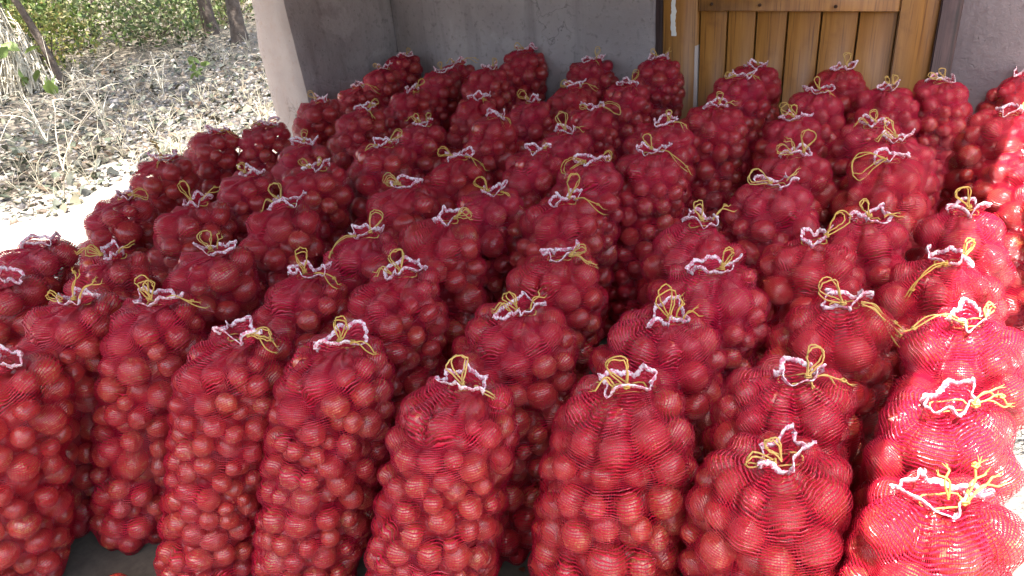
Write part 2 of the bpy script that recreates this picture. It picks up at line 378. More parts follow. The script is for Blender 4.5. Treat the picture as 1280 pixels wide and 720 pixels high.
for s in (-3.8, -3.2, -2.5, -1.7, -0.9, -0.1):
    mb = MB(); tube(mb, [(s + .02 * math.sin(t * 3), -0.36 + 4.66 * t, 2.365 + .006 * math.sin(5 * t)) for t in np.linspace(0, 1, 9)], 0.035, 8); mb.build('rafter', M_RAFT, rf)

# ------------------------------------------------------------------ floor and ground
for nm_, lo_, hi_, m_ in (('porch_floor', (-4.0, -5.0, -0.16), (-0.063, 3.99, 0.0), M_PACKED), ('sunlit_pale_floor', (-0.06, -1.3, -0.16), (3.2, 3.99, 0.012), M_FLOOR)):  # floor split at the shadow edge: shade-dark slab, sun-pale slab
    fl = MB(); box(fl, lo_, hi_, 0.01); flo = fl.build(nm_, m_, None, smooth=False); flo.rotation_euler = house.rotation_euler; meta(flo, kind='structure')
g = np.sign(np.linspace(-1, 1, 150)) * np.abs(np.linspace(-1, 1, 150)) ** 2.2 * 90
X, Y = np.meshgrid(g - 3.5, g + 6, indexing='ij'); Zg = np.zeros_like(X)
S_ = X * E1.x + Y * E1.y; N_ = X * NN.x + Y * NN.y
for i in range(150):
    for j in range(150):
        d = max(0, -5.7 - S_[i, j], N_[i, j] - 4.3 if S_[i, j] < -4 else 0)
        Zg[i, j] = -0.012 + min(d, 1.5) * 0.02 + min(d / 3, 1) * (0.09 * noise.noise((X[i, j] * .5, Y[i, j] * .5, 0)) + 0.03 * noise.noise((X[i, j] * 1.9, Y[i, j] * 1.9, 3)))
i, j = np.meshgrid(np.arange(149), np.arange(149), indexing='ij')
gq = np.stack([i * 150 + j, (i + 1) * 150 + j, (i + 1) * 150 + j + 1, i * 150 + j + 1], -1).reshape(-1, 4)
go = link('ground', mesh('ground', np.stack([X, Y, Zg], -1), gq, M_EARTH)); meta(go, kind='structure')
def gz(x, y):
    s = x * E1.x + y * E1.y; n = x * NN.x + y * NN.y; d = max(0, -5.7 - s, n - 4.3 if s < -4 else 0)
    return -0.012 + min(d, 1.5) * 0.02 + min(d / 3, 1) * (0.09 * noise.noise((x * .5, y * .5, 0)) + 0.03 * noise.noise((x * 1.9, y * 1.9, 3)))

def rotm(n):
    q = RNG.normal(size=(n, 4)); q /= np.linalg.norm(q, axis=1)[:, None]; w, x, y, z = q.T
    return np.stack([1 - 2 * (y * y + z * z), 2 * (x * y - z * w), 2 * (x * z + y * w), 2 * (x * y + z * w), 1 - 2 * (x * x + z * z), 2 * (y * z - x * w),
                     2 * (x * z - y * w), 2 * (y * z + x * w), 1 - 2 * (x * x + y * y)], -1).reshape(n, 3, 3)
def leaves(P, size, cols, flat=0.0, name='leaves', m=None, asp=0.5):
    """folded six-vertex leaves at points P"""
    n = len(P); base = np.array([(0, -1, 0), (asp, -.25, .18), (asp * .8, .45, .16), (0, 1, -.1), (-asp * .8, .45, .16), (-asp, -.25, .18)], float)
    Rm = rotm(n)
    if flat > 0:
        a = RNG.uniform(0, 2 * math.pi, n); c, s = np.cos(a), np.sin(a); Z = np.zeros(n); O = np.ones(n)
        Rf = np.stack([c, -s, Z, s, c, Z, Z, Z, O], -1).reshape(n, 3, 3)
        tl = RNG.normal(0, .45, (n, 2)); Rt = np.stack([O, Z, tl[:, 0], Z, O, tl[:, 1], -tl[:, 0], -tl[:, 1], O], -1).reshape(n, 3, 3)
        Rm = Rt @ Rf
    V = np.einsum('nij,kj->nki', Rm, base) * np.asarray(size).reshape(-1, 1, 1) + P[:, None]
    k = np.arange(n)[:, None] * 6
    F = np.concatenate([k + [0, 1, 2, 3], k + [0, 3, 4, 5]])
    C = np.repeat(np.c_[cols, np.ones(n)], 6, axis=0)
    return mesh(name, V.reshape(-1, 3), F, m or M_LEAF, smooth=False, cols=C)
def wedge(n, d0, d1, a0, a1, smin=None):
    out_ = []
    while len(out_) < n:
        d = d0 * (d1 / d0) ** random.random(); a = R(random.uniform(a0, a1)); x, y = d * math.sin(a), d * math.cos(a)
        s = x * E1.x + y * E1.y; nn_ = x * NN.x + y * NN.y
        if s > -5.35 + 0.6 * noise.noise((x * 2, y * 2, 1)) and nn_ < 4.4: continue
        if s > -4.5 and nn_ > 2.9: continue
        out_.append((x, y, gz(x, y)))
    return np.array(out_)
pal = np.array([(0.15, 0.12, 0.085), (0.21, 0.185, 0.14), (0.09, 0.07, 0.05), (0.34, 0.31, 0.26), (0.10, 0.092, 0.085), (0.18, 0.11, 0.075), (0.15, 0.145, 0.12), (0.11, 0.115, 0.08)])
P = wedge(17000, 4.2, 26, -54, -4); P = P[[noise.noise(Vector((p[0] * 1.3, p[1] * 1.3, 5))) + .55 * random.random() > -.12 for p in P]]; n = len(P); P[:, 2] += RNG.uniform(0.004, .035, n)
c = pal[RNG.integers(0, len(pal), n)] * RNG.uniform(.5, 1.0, (n, 1)) * np.array((.88, 1.0, .95))
lit = link('leaf_litter', leaves(P, RNG.gamma(5, .0052, n).clip(.010, .055), c, 1.0, 'leaf_litter', M_DEAD, 0.62)); meta(lit, kind='stuff')
# gravel and clods, thickest near the stub wall
P = wedge(4200, 4.3, 13, -46, -10); n = len(P)
b = np.array([(1, 0, 0), (-1, 0, 0), (0, 1, 0), (0, -1, 0), (0, 0, .7), (0, 0, -.7)], float)
V = np.einsum('nij,kj->nki', rotm(n), b) * (RNG.uniform(.010, .030, n) * np.where(RNG.random(n) < .06, 2.0, 1))[:, None, None] * RNG.uniform(.7, 1.2, (n, 6, 1)) + P[:, None]
k = np.arange(n)[:, None] * 6
F = np.concatenate([k + f for f in ([0, 2, 4], [2, 1, 4], [1, 3, 4], [3, 0, 4], [2, 0, 5], [1, 2, 5], [3, 1, 5], [0, 3, 5])])
sc_ = np.array([(0.16, 0.15, 0.15), (0.26, 0.24, 0.22), (0.36, 0.33, 0.30), (0.20, 0.16, 0.13)])[RNG.integers(0, 4, n)]
# darker, coarser clods heaped by the stub wall
gr = link('gravel', mesh('gravel', V.reshape(-1, 3), F, M_STONE, False, cols=np.repeat(np.c_[sc_, np.ones(n)], 6, axis=0))); meta(gr, kind='stuff')
P = wedge(2600, 5.2, 9.5, -27, -14); n = len(P)
V = np.einsum('nij,kj->nki', rotm(n), b) * RNG.uniform(.014, .040, n)[:, None, None] * RNG.uniform(.6, 1.2, (n, 6, 1)) + P[:, None]
k = np.arange(n)[:, None] * 6
F = np.concatenate([k + f for f in ([0, 2, 4], [2, 1, 4], [1, 3, 4], [3, 0, 4], [2, 0, 5], [1, 2, 5], [3, 1, 5], [0, 3, 5])])
sc_ = np.array([(0.07, 0.068, 0.07), (0.11, 0.105, 0.10), (0.17, 0.16, 0.15), (0.09, 0.075, 0.065)])[RNG.integers(0, 4, n)]
cl = link('dark_gravel', mesh('dark_gravel', V.reshape(-1, 3), F, M_STONE, False, cols=np.repeat(np.c_[sc_, np.ones(n)], 6, axis=0))); meta(cl, kind='stuff')
# onion skins, grit and bits of straw trodden into the porch floor
n = 900; ps = RNG.uniform(-3.9, -.1, n); pn = RNG.uniform(-.4, 2.2, n)
P = np.stack([ps * E1.x + pn * NN.x, ps * E1.y + pn * NN.y, np.full(n, .006)], -1)
c = np.array([(0.22, 0.06, 0.03), (0.30, 0.17, 0.09), (0.15, 0.12, 0.09), (0.35, 0.28, 0.18)])[RNG.integers(0, 4, n)]
sk = link('onion_skins', leaves(P, RNG.uniform(.005, .016, n), c, 1.0, 'onion_skins', M_DEAD, .7)); meta(sk, kind='stuff')
# dry grass tufts
mb = MB()
for (x, y, z) in wedge(420, 4.6, 16, -50, -16):
    for t in range(random.randint(3, 7)):
        a = random.uniform(0, 6.28); l = random.uniform(.08, .30); ln = random.uniform(.2, .9)
        pts = [(x + math.cos(a) * l * ln * q ** 1.6, y + math.sin(a) * l * ln * q ** 1.6, z + l * q * (1 - .45 * ln * q)) for q in (0, .35, .7, 1)]
        cc = np.array((0.50, 0.45, 0.34)) * random.uniform(.7, 1.25)
        tube(mb, pts, [.0032, .0028, .002, .0008], 3, cc)
dg = mb.build('dry_grass', M_DEAD); meta(dg, kind='stuff')

# tall dead weeds, bleached by the sun
def weed(x, y, h, seed):
    rr = random.Random(seed); mb = MB()
    for st in range(rr.randint(2, 4)):
        a = rr.uniform(0, 6.28); ln = rr.uniform(.15, .8); pts = []
        for q in np.linspace(0, 1, 7):
            pts.append((math.cos(a) * h * ln * q ** 1.3 + rr.uniform(-.01, .01), math.sin(a) * h * ln * q ** 1.3 + rr.uniform(-.01, .01), h * q * (1 - .3 * ln * q)))
        tube(mb, pts, np.linspace(.0075, .002, 7), 5)
        for bq in range(rr.randint(3, 6)):
            k = rr.randint(2, 6); p0 = np.array(pts[k]); aa = rr.uniform(0, 6.28); bl = h * rr.uniform(.15, .45)
            dd = np.array((math.cos(aa), math.sin(aa), rr.uniform(-.2, .8))) * bl
            tube(mb, [p0, p0 + dd * .5 + (0, 0, .01), p0 + dd + (0, 0, -.03 * rr.random())], [.004, .0028, .0012], 4)
            if rr.random() < .6: tube(mb, [p0 + dd * .5, p0 + dd * .5 + np.array((math.cos(aa + 1), math.sin(aa + 1), .3)) * bl * .4], [.0025, .001], 3)
    o = mb.build('dry_weed', M_STRAW); o.location = (x, y, gz(x, y) - .01); return o
WL = ['bleached branching weed stalk beside the white sunlit strip', 'bleached weed leaning over the leaf litter at the left frame edge',
      'low spreading dead weed in the middle of the leaf litter', 'tall thin dead weed behind the outer left sacks',
      'forked dead weed stalk close to the straw draped trunk', 'dead weed with a long arching stem reaching right',
      'tangled pale weed nearest the bottom of the leaf litter', 'short dead weed tuft before the green weed', 'thin upright dead weed halfway to the twin trunks']
for q, (x, y, h) in enumerate([(-3.75, 5.25, .62), (-4.15, 5.15, .75), (-4.0, 6.6, .55), (-3.45, 5.75, .60), (-5.4, 8.2, .7), (-3.6, 6.9, .6), (-4.6, 5.9, .7), (-4.9, 6.9, .45), (-3.6, 8.3, .5)]):
    meta(weed(x, y, h, 40 + q), WL[q], 'weed', 'bleached dead weeds left of the porch')

# green weeds and shrubs
def crown_pts(n, rx, rz, cz, clumps, seed):
    rg = np.random.default_rng(seed); u = rg.normal(size=(clumps, 3)); u /= np.linalg.norm(u, axis=1)[:, None]
    C = u * rg.uniform(.45, 1.0, (clumps, 1)) * (rx, rx, rz) + (0, 0, cz)
    P = C[rg.integers(0, clumps, n)] + rg.normal(0, .17 * rx, (n, 3)); return P
GREENS = np.array([(0.075, 0.115, 0.035), (0.115, 0.16, 0.05), (0.06, 0.085, 0.035), (0.17, 0.19, 0.09), (0.14, 0.13, 0.07)])
def shrub(x, y, r, h, nl, size, seed, label, tint=(1, 1, 1)):
    o = empty('shrub', (x, y, gz(x, y) - .02)); meta(o, label, 'shrub', 'bushes behind the leaf litter')
    rg = np.random.default_rng(seed); P = crown_pts(nl, r, h * .5, h * .52, 26, seed); P[:, 2] = np.abs(P[:, 2]) + .02
    c = GREENS[rg.integers(0, 5, nl)] * rg.uniform(.7, 1.4, (nl, 1)) * np.array(tint)
    link('foliage', leaves(P, rg.uniform(size * .6, size * 1.2, nl), c, 0, 'foliage', M_LEAF), o)
    mb = MB()
    for k in range(12):
        e = P[rg.integers(0, nl)] * .85; tube(mb, [(e[0] * .05, e[1] * .05, 0), (e[0] * .5, e[1] * .5, e[2] * .6), e], [.016, .010, .004], 5)
    mb.build('stems', M_BARK, o); return o
SL = [(-7.6, 13.0, 1.5, 2.0, 3000, .075, 'bright leafy green shrub just right of the straw draped trunk', (1.25, 1.35, 1.0)),
      (-6.5, 15.4, 1.7, 1.9, 2600, .05, 'wide grey green bush in the middle behind the litter', (1.1, 1.05, 1.2)),
      (-5.4, 16.4, 1.3, 1.5, 2200, .045, 'low sage coloured bush left of the twin trunks', (1.35, 1.25, 1.3)),
      (-9.6, 13.4, 1.7, 2.6, 2600, .06, 'tall green bush behind the straw draped trunk', (1.0, 1.15, 0.9)),
      (-9.0, 18.5, 2.2, 2.4, 2600, .06, 'far olive bush above the bright leafy shrub', (1.5, 1.4, 1.1)),
      (-4.0, 19.5, 1.6, 1.6, 1800, .05, 'pale far bush seen between the twin trunks and the pillar', (1.7, 1.5, 1.4)),
      (-13.5, 19.0, 2.6, 3.0, 2200, .07, 'far dark bush at the upper left edge', (1.0, 1.05, 0.9)),
      (-6.9, 11.9, 1.0, 0.9, 1500, .05, 'low bush spreading over the litter before the bright leafy shrub', (1.3, 1.3, 1.1)),
      (-5.6, 13.2, 1.2, 0.8, 1700, .045, 'low grey green bush in front of the wide grey green one', (1.3, 1.25, 1.35)),
      (-4.9, 14.6, 1.1, 0.9, 1500, .045, 'low pale bush at the foot of the twin trunks', (1.5, 1.4, 1.3)),
      (-6.3, 11.2, 0.7, 0.9, 1100, .035, 'small yellowish bush in front of the bright leafy shrub', (1.9, 1.6, 1.0))]
for q, a in enumerate(SL): shrub(*a[:6], 200 + q, *a[6:])
def green_weed(x, y, h, n, s, label, seed):
    rg = np.random.default_rng(seed); o = empty('green_weed', (x, y, gz(x, y) - .01)); meta(o, label, 'weed', 'green weeds in the litter')
    mb = MB(); tips = []
    for k in range(3):
        a = rg.uniform(0, 6.28); e = np.array((math.cos(a) * h * .3, math.sin(a) * h * .3, h * rg.uniform(.7, 1)))
        tube(mb, [(0, 0, 0), e * (.4, .4, .6), e], [.006, .004, .002], 4); tips += [e * q for q in np.linspace(.4, 1, n // 3)]
    mb.build('stem', M_STRAW, o); P = np.array(tips) + rg.normal(0, .035, (len(tips), 3))
    c = np.array((0.16, 0.22, 0.06)) * rg.uniform(.7, 1.3, (len(tips), 1))
    lf = leaves(P, rg.uniform(s * .7, s * 1.2, len(tips)), c, 0, 'foliage', M_LEAF, .6); link('foliage', lf, o)
green_weed(-4.05, 5.75, .30, 14, .042, 'small green weed among the bleached stalks', 5)
green_weed(-5.5, 9.15, .62, 6, .11, 'broad leaved green plant hanging beside the straw draped trunk', 6)
green_weed(-4.6, 8.1, .75, 5, .10, 'big two toned leaves on a thin stem right of the straw draped trunk', 7)
green_weed(-3.4, 8.9, .25, 18, .045, 'low bluish green weed in front of the gravel', 8)

# trees: trunk, limbs, crown
def tree(x, y, lean, h, rad, label, seed, cx=(0, 0), cr=2.2, nl=2600, fork=False, cz=4.4):
    rg = np.random.default_rng(seed); o = empty('tree', (x, y, gz(x, y) - .08)); meta(o, label, 'tree')
    mb = MB(); q = np.linspace(0, 1, 12)
    tr = np.stack([lean[0] * q ** 1.2 * h + .05 * np.sin(q * 7 + seed), lean[1] * q * h + .04 * np.sin(q * 5), q * h], -1)
    tube(mb, tr, rad * (1.25 - .6 * q) * (1 + .35 * np.exp(-q * 14)), 10)
    for k in range(7):
        p = tr[6 + k % 6]; a = rg.uniform(0, 6.28); e = p + np.array((math.cos(a) * cr * .7, math.sin(a) * cr * .7, rg.uniform(.5, 1.6)))
        tube(mb, [p, (p + e) / 2 + (0, 0, .15), e], [rad * .45, rad * .28, rad * .1], 6)
    mb.build('trunk', M_BARK, o)
    P = crown_pts(nl, cr, 1.1, cz, 34, seed) + (tr[-1][0] + cx[0], tr[-1][1] + cx[1], 0); P[:, 2] = np.maximum(P[:, 2], 2.7)
    c = GREENS[rg.integers(0, 5, nl)] * rg.uniform(.7, 1.3, (nl, 1))
    link('crown', leaves(P, rg.uniform(.05, .10, nl), c, 0, 'crown', M_LEAF), o); return o
tree(-4.47, 12.95, (-.12, .02), 3.6, .085, 'slim leaning tree trunk, left one of the pair beside the pillar', 11, cr=2.9, nl=3600)
tree(-3.70, 11.75, (-.10, .04), 3.6, .085, 'slim forked tree trunk, right one of the pair beside the pillar', 12, cx=(-.3, -2.3), cr=2.9, nl=4200)
tree(-6.7, 6.1, (.16, .02), 3.4, .10, 'tree just past the left frame edge, its crown dappling the leaf litter', 15, cx=(.9, -.2), cr=2.6, nl=2700)
tk = tree(-5.42, 9.65, (-.34, .12), 3.8, .036, 'dark leaning trunk draped with bleached straw at the left edge', 13, cx=(1.2, -1.2), cr=2.9, nl=3800)
mb = MB()
for k in range(1100):
    q = random.uniform(.02, .75); p = np.array((-.34 * q ** 1.2 * 3.8 - random.uniform(.0, .35), .12 * q * 3.8 + random.uniform(-.35, .05), q * 2.6))
    a = random.uniform(0, 6.28); l = random.uniform(.2, .65); ox, oy = math.cos(a) * l * .45 - .1, math.sin(a) * l * .4 - .1
    tube(mb, [p, p + (ox * .5, oy * .5, .09), p + (ox * .9, oy * .9, -.05 - l * .2), p + (ox * 1.05, oy, -.1 - l * .65)], [.009, .009, .007, .003], 3)
ds = mb.build('straw', M_STRAW, tk); ds['kind'] = 'stuff'
# added leaf bank, unseen behind the camera, to block the low sky light
nl = 9000; rg_ = np.random.default_rng(77)
ps = rg_.uniform(-11, 8, nl); pn = rg_.normal(-7.2, .8, nl); pz = np.abs(rg_.uniform(0, 3.6, nl) * (1 - .25 * np.sin(ps * 1.3) ** 2))
TP = np.stack([ps * E1.x + pn * NN.x, ps * E1.y + pn * NN.y, pz], -1)
tl_ = link('added_leaf_screen', leaves(TP, rg_.uniform(.13, .26, nl), GREENS[rg_.integers(0, 5, nl)] * rg_.uniform(.7, 1.2, (nl, 1)), 0, 'added_leaf_screen', M_LEAF)); meta(tl_, kind='stuff')
mb = MB(); tube(mb, [(-6.9, 16.0, 1.3), (-6.3, 15.6, .9), (-5.6, 15.2, .45), (-5.0, 14.8, gz(-5, 14.8))], [.05, .055, .06, .06], 7)
meta(mb.build('bamboo_pole', M_STRAW), 'brown pole lying slanted in the bushes left of the twin trunks', 'pole')
# ------------------------------------------------------------------ onion sacks
def onion_mesh(seed):
    rr = random.Random(seed); seg = 18
    prof = [(0.0, -.90), (.10, -.90), (.16, -.86), (.50, -.76), (.80, -.50), (.97, -.14), (.98, .16), (.84, .50), (.56, .76), (.28, .90), (.13, .98), (.07, 1.06), (.05, 1.10)]
    if seed % 3 == 1: prof = [(r, z * .92) for r, z in prof]
    if seed % 3 == 2: prof = [(r * .97, z * 1.04) for r, z in prof]
    V = []; F4 = []
    for (r, z) in prof[1:]:
        for k in range(seg):
            a = k * 2 * math.pi / seg; w = 1 + .02 * math.sin(3 * a + seed) + .02 * math.sin(5 * a + 2 * seed)
            V.append((r * w * math.cos(a) + .03 * z * rr.uniform(.9, 1.1), r * w * math.sin(a), z))
    m = len(prof) - 1
    for i in range(m - 1):
        for k in range(seg): k2 = (k + 1) % seg; F4.append((i * seg + k, i * seg + k2, (i + 1) * seg + k2, (i + 1) * seg + k))
    V.append((0, 0, -.9)); c0 = len(V) - 1; V.append((0, 0, 1.10)); c1 = len(V) - 1
    F3 = [(c0, (k + 1) % seg, k) for k in range(seg)] + [(c1, (m - 1) * seg + k, (m - 1) * seg + (k + 1) % seg) for k in range(seg)]
    return mesh('onion', V, [F4, F3], M_ONION)
ONIONS = [onion_mesh(k) for k in range(5)]
SEGL, RINGL = 8, 5
_lv = [(0, 0, -.9)] + [(math.cos(a) * r, math.sin(a) * r, z) for (r, z) in ((.55, -.72), (.95, -.2), (.93, .25), (.5, .78)) for a in np.arange(SEGL) * 2 * math.pi / SEGL] + [(0, 0, 1.15)]
_lv = np.array(_lv)
_l4 = np.array([(1 + i * SEGL + k, 1 + i * SEGL + (k + 1) % SEGL, 1 + (i + 1) * SEGL + (k + 1) % SEGL, 1 + (i + 1) * SEGL + k) for i in range(3) for k in range(SEGL)])
_l3 = np.array([(0, 1 + (k + 1) % SEGL, 1 + k) for k in range(SEGL)] + [(33, 25 + k, 25 + (k + 1) % SEGL) for k in range(SEGL)])

HN = 0.74
def smooth(x): x = np.clip(x, 0, 1); return x * x * (3 - 2 * x)
def pack(rg, rbar, gs, planes):
    """drop onions of mean radius rbar into a bag profile and let them push each other apart"""
    vol = math.pi * (.148 * gs) ** 2 * .64
    n = int(.68 * vol / (4.19 * rbar ** 3)); n = min(n, 300)
    r = (rbar * np.clip(rg.normal(1, .19, n), .62, 1.45)).astype(np.float32)
    z = rg.uniform(.03, .70, n); a = rg.uniform(0, 6.28, n); q = np.sqrt(rg.uniform(0, 1, n)) * .11
    C = np.stack([q * np.cos(a), q * np.sin(a), z], -1).astype(np.float32)
    rs = r[:, None] + r[None]; bulge = rg.uniform(-.008, .010); ph = rg.uniform(0, 6.28)
    q1, q2, q3 = rg.uniform(0, 6.28, 3); s1, s2 = rg.uniform(.02, .075), rg.uniform(.0, .06)
    eye = np.eye(n, dtype=np.float32) * 9
    for it in range(70):
        d = C[:, None] - C[None]; L = np.sqrt((d * d).sum(-1)) + eye
        ov = np.maximum(0, rs * .97 - L) / L
        C += .42 * (d * ov[..., None]).sum(1)
        C[:, 2] -= .0006
        zz = C[:, 2]
        pr = (.157 + bulge * np.sin(zz * 6 + ph)) * gs * (1 - .20 * smooth((.07 - zz) / .07)) * np.sqrt(np.maximum(.06, 1 - (np.maximum(zz - .54, 0) / .20) ** 2))
        an = np.arctan2(C[:, 1], C[:, 0]); pr = pr * (1 + s1 * np.sin(2 * an + q1) + s2 * np.sin(an + q2 + 5 * zz))
        rho = np.hypot(C[:, 0], C[:, 1]) + 1e-6; mx = np.maximum(pr - r * .92, .004)
        k = np.minimum(1, mx / rho); C[:, :2] *= k[:, None]
        for (px, py, dd) in planes:
            e = C[:, 0] * px + C[:, 1] * py + r - dd; e = np.maximum(e, 0); C[:, 0] -= e * px; C[:, 1] -= e * py
        C[:, 2] = np.clip(zz, r * .9, HN - .030 - r)
    return C.astype(float), r.astype(float)
def net_geo(rg, C, r, lx, ly, gs, planes, nth, na, nb, nc):
    th = np.arange(nth) * 2 * math.pi / nth; ct, st = np.cos(th), np.sin(th)
    rows = []
    for e in np.linspace(-84, -4, na): rows.append((.09, R(e)))
    for z in np.linspace(.09, .50, nb): rows.append((z, 0.0))
    for e in np.linspace(4, 77, nc): rows.append((.50, R(e)))
    nt = len(rows); oz = np.array([q[0] for q in rows]); el = np.array([q[1] for q in rows])
    lim = np.full(nth, .157 * gs)
    for (px, py, dd) in planes:
        c = ct * px + st * py; lim = np.where(c > .05, np.minimum(lim, dd / np.maximum(c, .05)), lim)
    O = np.stack([lx * oz / HN, ly * oz / HN, oz], -1)
    D = np.stack([np.cos(el)[:, None] * ct, np.cos(el)[:, None] * st, np.repeat(np.sin(el)[:, None], nth, 1)], -1)
    fb = np.empty((nt, nth))
    for i in range(nt):
        c, s = max(math.cos(el[i]), 1e-3), abs(math.sin(el[i]))
        if el[i] < 0: fb[i] = ((c / lim) ** 4 + (s / .088) ** 4) ** -.25
        elif el[i] > 0: fb[i] = ((c / lim) ** 2.3 + (s / .210) ** 2.3) ** (-1 / 2.3)
        else: fb[i] = lim
    hit = fb * .70
    rr = r + .0022
    for i in range(nt):
        v = C - O[i]; b = D[i] @ v.T; c2 = (v * v).sum(1) - rr * rr
        disc = b * b - c2[None]; s = np.where(disc > 0, b + np.sqrt(np.maximum(disc, 0)), 0)
        hit[i] = np.maximum(hit[i], s.max(1))
    Rr = hit.copy(); Rr = np.maximum(Rr, fb * .73)
    lo = hit - .0006
    for it in range(4):
        up = np.concatenate([Rr[:1], Rr[:-1]]); dn_ = np.concatenate([Rr[1:], Rr[-1:]])
        av = .30 * (np.roll(Rr, 1, 1) + np.roll(Rr, -1, 1)) + .20 * (up + dn_)
        Rr = np.maximum(lo, av)
    P = O[:, None] + D * Rr[..., None]
    # gathered mouth
    al = rg.normal(0, .55); el2 = np.array([.046, .020]) * rg.uniform(.85, 1.15)
    ta = th - al
    ring = np.stack([el2[0] * np.cos(ta) * math.cos(al) - el2[1] * np.sin(ta) * math.sin(al), el2[0] * np.cos(ta) * math.sin(al) + el2[1] * np.sin(ta) * math.cos(al)], -1)
    top = np.array([lx, ly, 0])
    petal = rg.random() < .4; k1, k2 = (rg.integers(4, 6) if petal else rg.integers(5, 8)), rg.integers(2, 4); p1, p2, p3, p4 = rg.uniform(0, 6.28, 4)
    puck = np.sin(rg.integers(9, 13) * th + p1) + .6 * np.sin(17 * th + p2)
    k3 = rg.integers(9, 13); ruf = (.62 if petal else .36) * np.sin(k1 * th + p1) + .30 * np.sin(2 * th + p2) + .20 * np.sin(k3 * th + p4)
    slack = .5 + .5 * np.sin(th * 1 + p3)
    pin = np.concatenate([ring * (1 + .07 * puck[:, None]), np.full((nth, 1), HN - .030)], 1) + top
    w = smooth((np.degrees(el) - 60) / 17)[:, None, None] * (oz >= .499)[:, None, None]
    pin[:, 2] = HN - .030 + .5 * (np.maximum(P[-1, :, 2].max(), HN - .035) - (HN - .035)); zl = P[..., 2].copy()
    P = P * (1 - w) + pin[None] * w
    P[..., 2] = np.maximum(P[..., 2], zl)
    for i in np.nonzero(w[:, 0, 0] > 0)[0]:                       # the cloth lies on the onions, never inside them
        q = P[i] - O[i]; dl = np.linalg.norm(q, axis=1); q = q / dl[:, None]; v = C - O[i]; b = q @ v.T
        disc = b * b - ((v * v).sum(1) - rr * rr)[None]; s = np.where(disc > 0, b + np.sqrt(np.maximum(disc, 0)), 0).max(1)
        P[i] = O[i] + q * np.maximum(dl, s)[:, None]
    # the pull of the cord: folds running down from the mouth
    fold = (w[..., 0] * (1 - w[..., 0]) * 4) * puck[None] * .0075
    P[..., 0] += D[..., 0] * fold; P[..., 1] += D[..., 1] * fold; P[..., 2] += fold * .5
    def frill(t):
        th2 = th + t * (.20 if petal else .06) * np.sin(k1 * th + p1 + 1.5)
        rad = 1 + t * (.05 + .22 * slack) + t * .40 * ruf
        ta2 = th2 - al
        x = el2[0] * np.cos(ta2) * rad; y = el2[1] * np.sin(ta2) * rad * (1 + .40 * t)
        hgt = HN - .032 + t * (.023 + .011 * np.sin(k2 * th + p4) + .006 * np.sin(k1 * th + p2) + .003 * np.sin(k3 * th + p1))
        return np.stack([x * math.cos(al) - y * math.sin(al), x * math.sin(al) + y * math.cos(al), hgt], -1) + top
    fr = [frill(.33), frill(.68), frill(1.0)]
    inner = [np.concatenate([ring * q, np.full((nth, 1), HN - .032 - dz)], 1) + top for q, dz in ((.84, .000), (.45, -.004), (.04, -.012))]
    return P, fr, inner
def cord(o_name, rg, spec, lx, ly, parent):
    mb = MB(); top = np.array([lx, ly, HN - .022]); rs = .0017
    t = np.linspace(0, 1, 15)
    ring = np.stack([top[0] + .034 * np.cos(t * 6.28) , top[1] + .018 * np.sin(t * 6.28), top[2] - .008 + .004 * np.sin(t * 19)], -1); tube(mb, ring, rs, 5)
    first = True
    for tok in spec.split():
        kind, rest = tok[0], tok[1:]; k = rest.index('.'); ang = R(float(rest[:k])); ln = .80 * float('0' + rest[k:])
        ux = np.array((1, 0, 0)); uy = np.array((0, .38, .92))
        dirv = math.cos(ang) * ux + math.sin(ang) * uy
        side = -math.sin(ang) * ux + math.cos(ang) * uy + np.array((0, rg.uniform(-.5, .5), 0))
        kn = top + np.array((.030 * math.cos(ang), -.026 + rg.uniform(-.006, .006), .010 + .008 * math.sin(ang)))
        horiz = max(0.0, 1 - max(0, math.sin(ang)) * 1.25)
        if first:
            b = np.linspace(0, 1, 10); tube(mb, np.stack([kn[0] + .006 * np.cos(b * 13), kn[1] + .006 * np.sin(b * 13), kn[2] - .004 + .010 * b], -1), rs * 1.25, 5); first = False
        if kind == 'L':
            for s_ in range(2):
                l2 = ln * rg.uniform(.86, 1.08); wd = .30 * ln * rg.uniform(.75, 1.25); q = np.linspace(0, 1, 19)
                al_ = l2 * np.sin(math.pi * q) ** .8; sd = -wd * np.sin(2 * math.pi * q) * (1.0 if s_ == 0 else rg.uniform(.7, 1.1))
                p = kn + np.outer(al_, dirv) + np.outer(sd, side) + np.array((0, .006 * s_, .004 * s_))
                p[:, 2] -= horiz * (1.3 * np.maximum(al_ - .035, 0) ** 1.0) * .45
                p += rg.normal(0, .0012, p.shape); tube(mb, p, rs, 5)
        else:
            for s_ in range(2):
                l2 = ln * rg.uniform(.85, 1.05); q = np.linspace(0, 1, 13)
                p = kn + np.outer(l2 * q, dirv) + np.outer(.012 * np.sin(q * 5 + s_ * 2 + rg.uniform(0, 2)) * q, side) + np.array((0, 0, .004 * s_))
                p[:, 2] -= horiz * np.maximum(l2 * q - .03, 0) * .55; p[:, 2] += .012 * np.sin(math.pi * q)
                tube(mb, p, rs, 5)
                for f in range(3):
                    e = p[-1]; dd = dirv * .009 + rg.normal(0, .003, 3); tube(mb, [e, e + dd * .6, e + dd], [rs * .55, rs * .4, rs * .2], 3)
            if ln > .06: 
                m_ = p[-3]; b = np.linspace(0, 1, 7); tube(mb, np.stack([m_[0] + .005 * np.cos(b * 9), m_[1] + .005 * np.sin(b * 9), m_[2] + .006 * b - .003], -1), rs * 1.1, 4)
    return mb.build(o_name, M_CORD, parent)
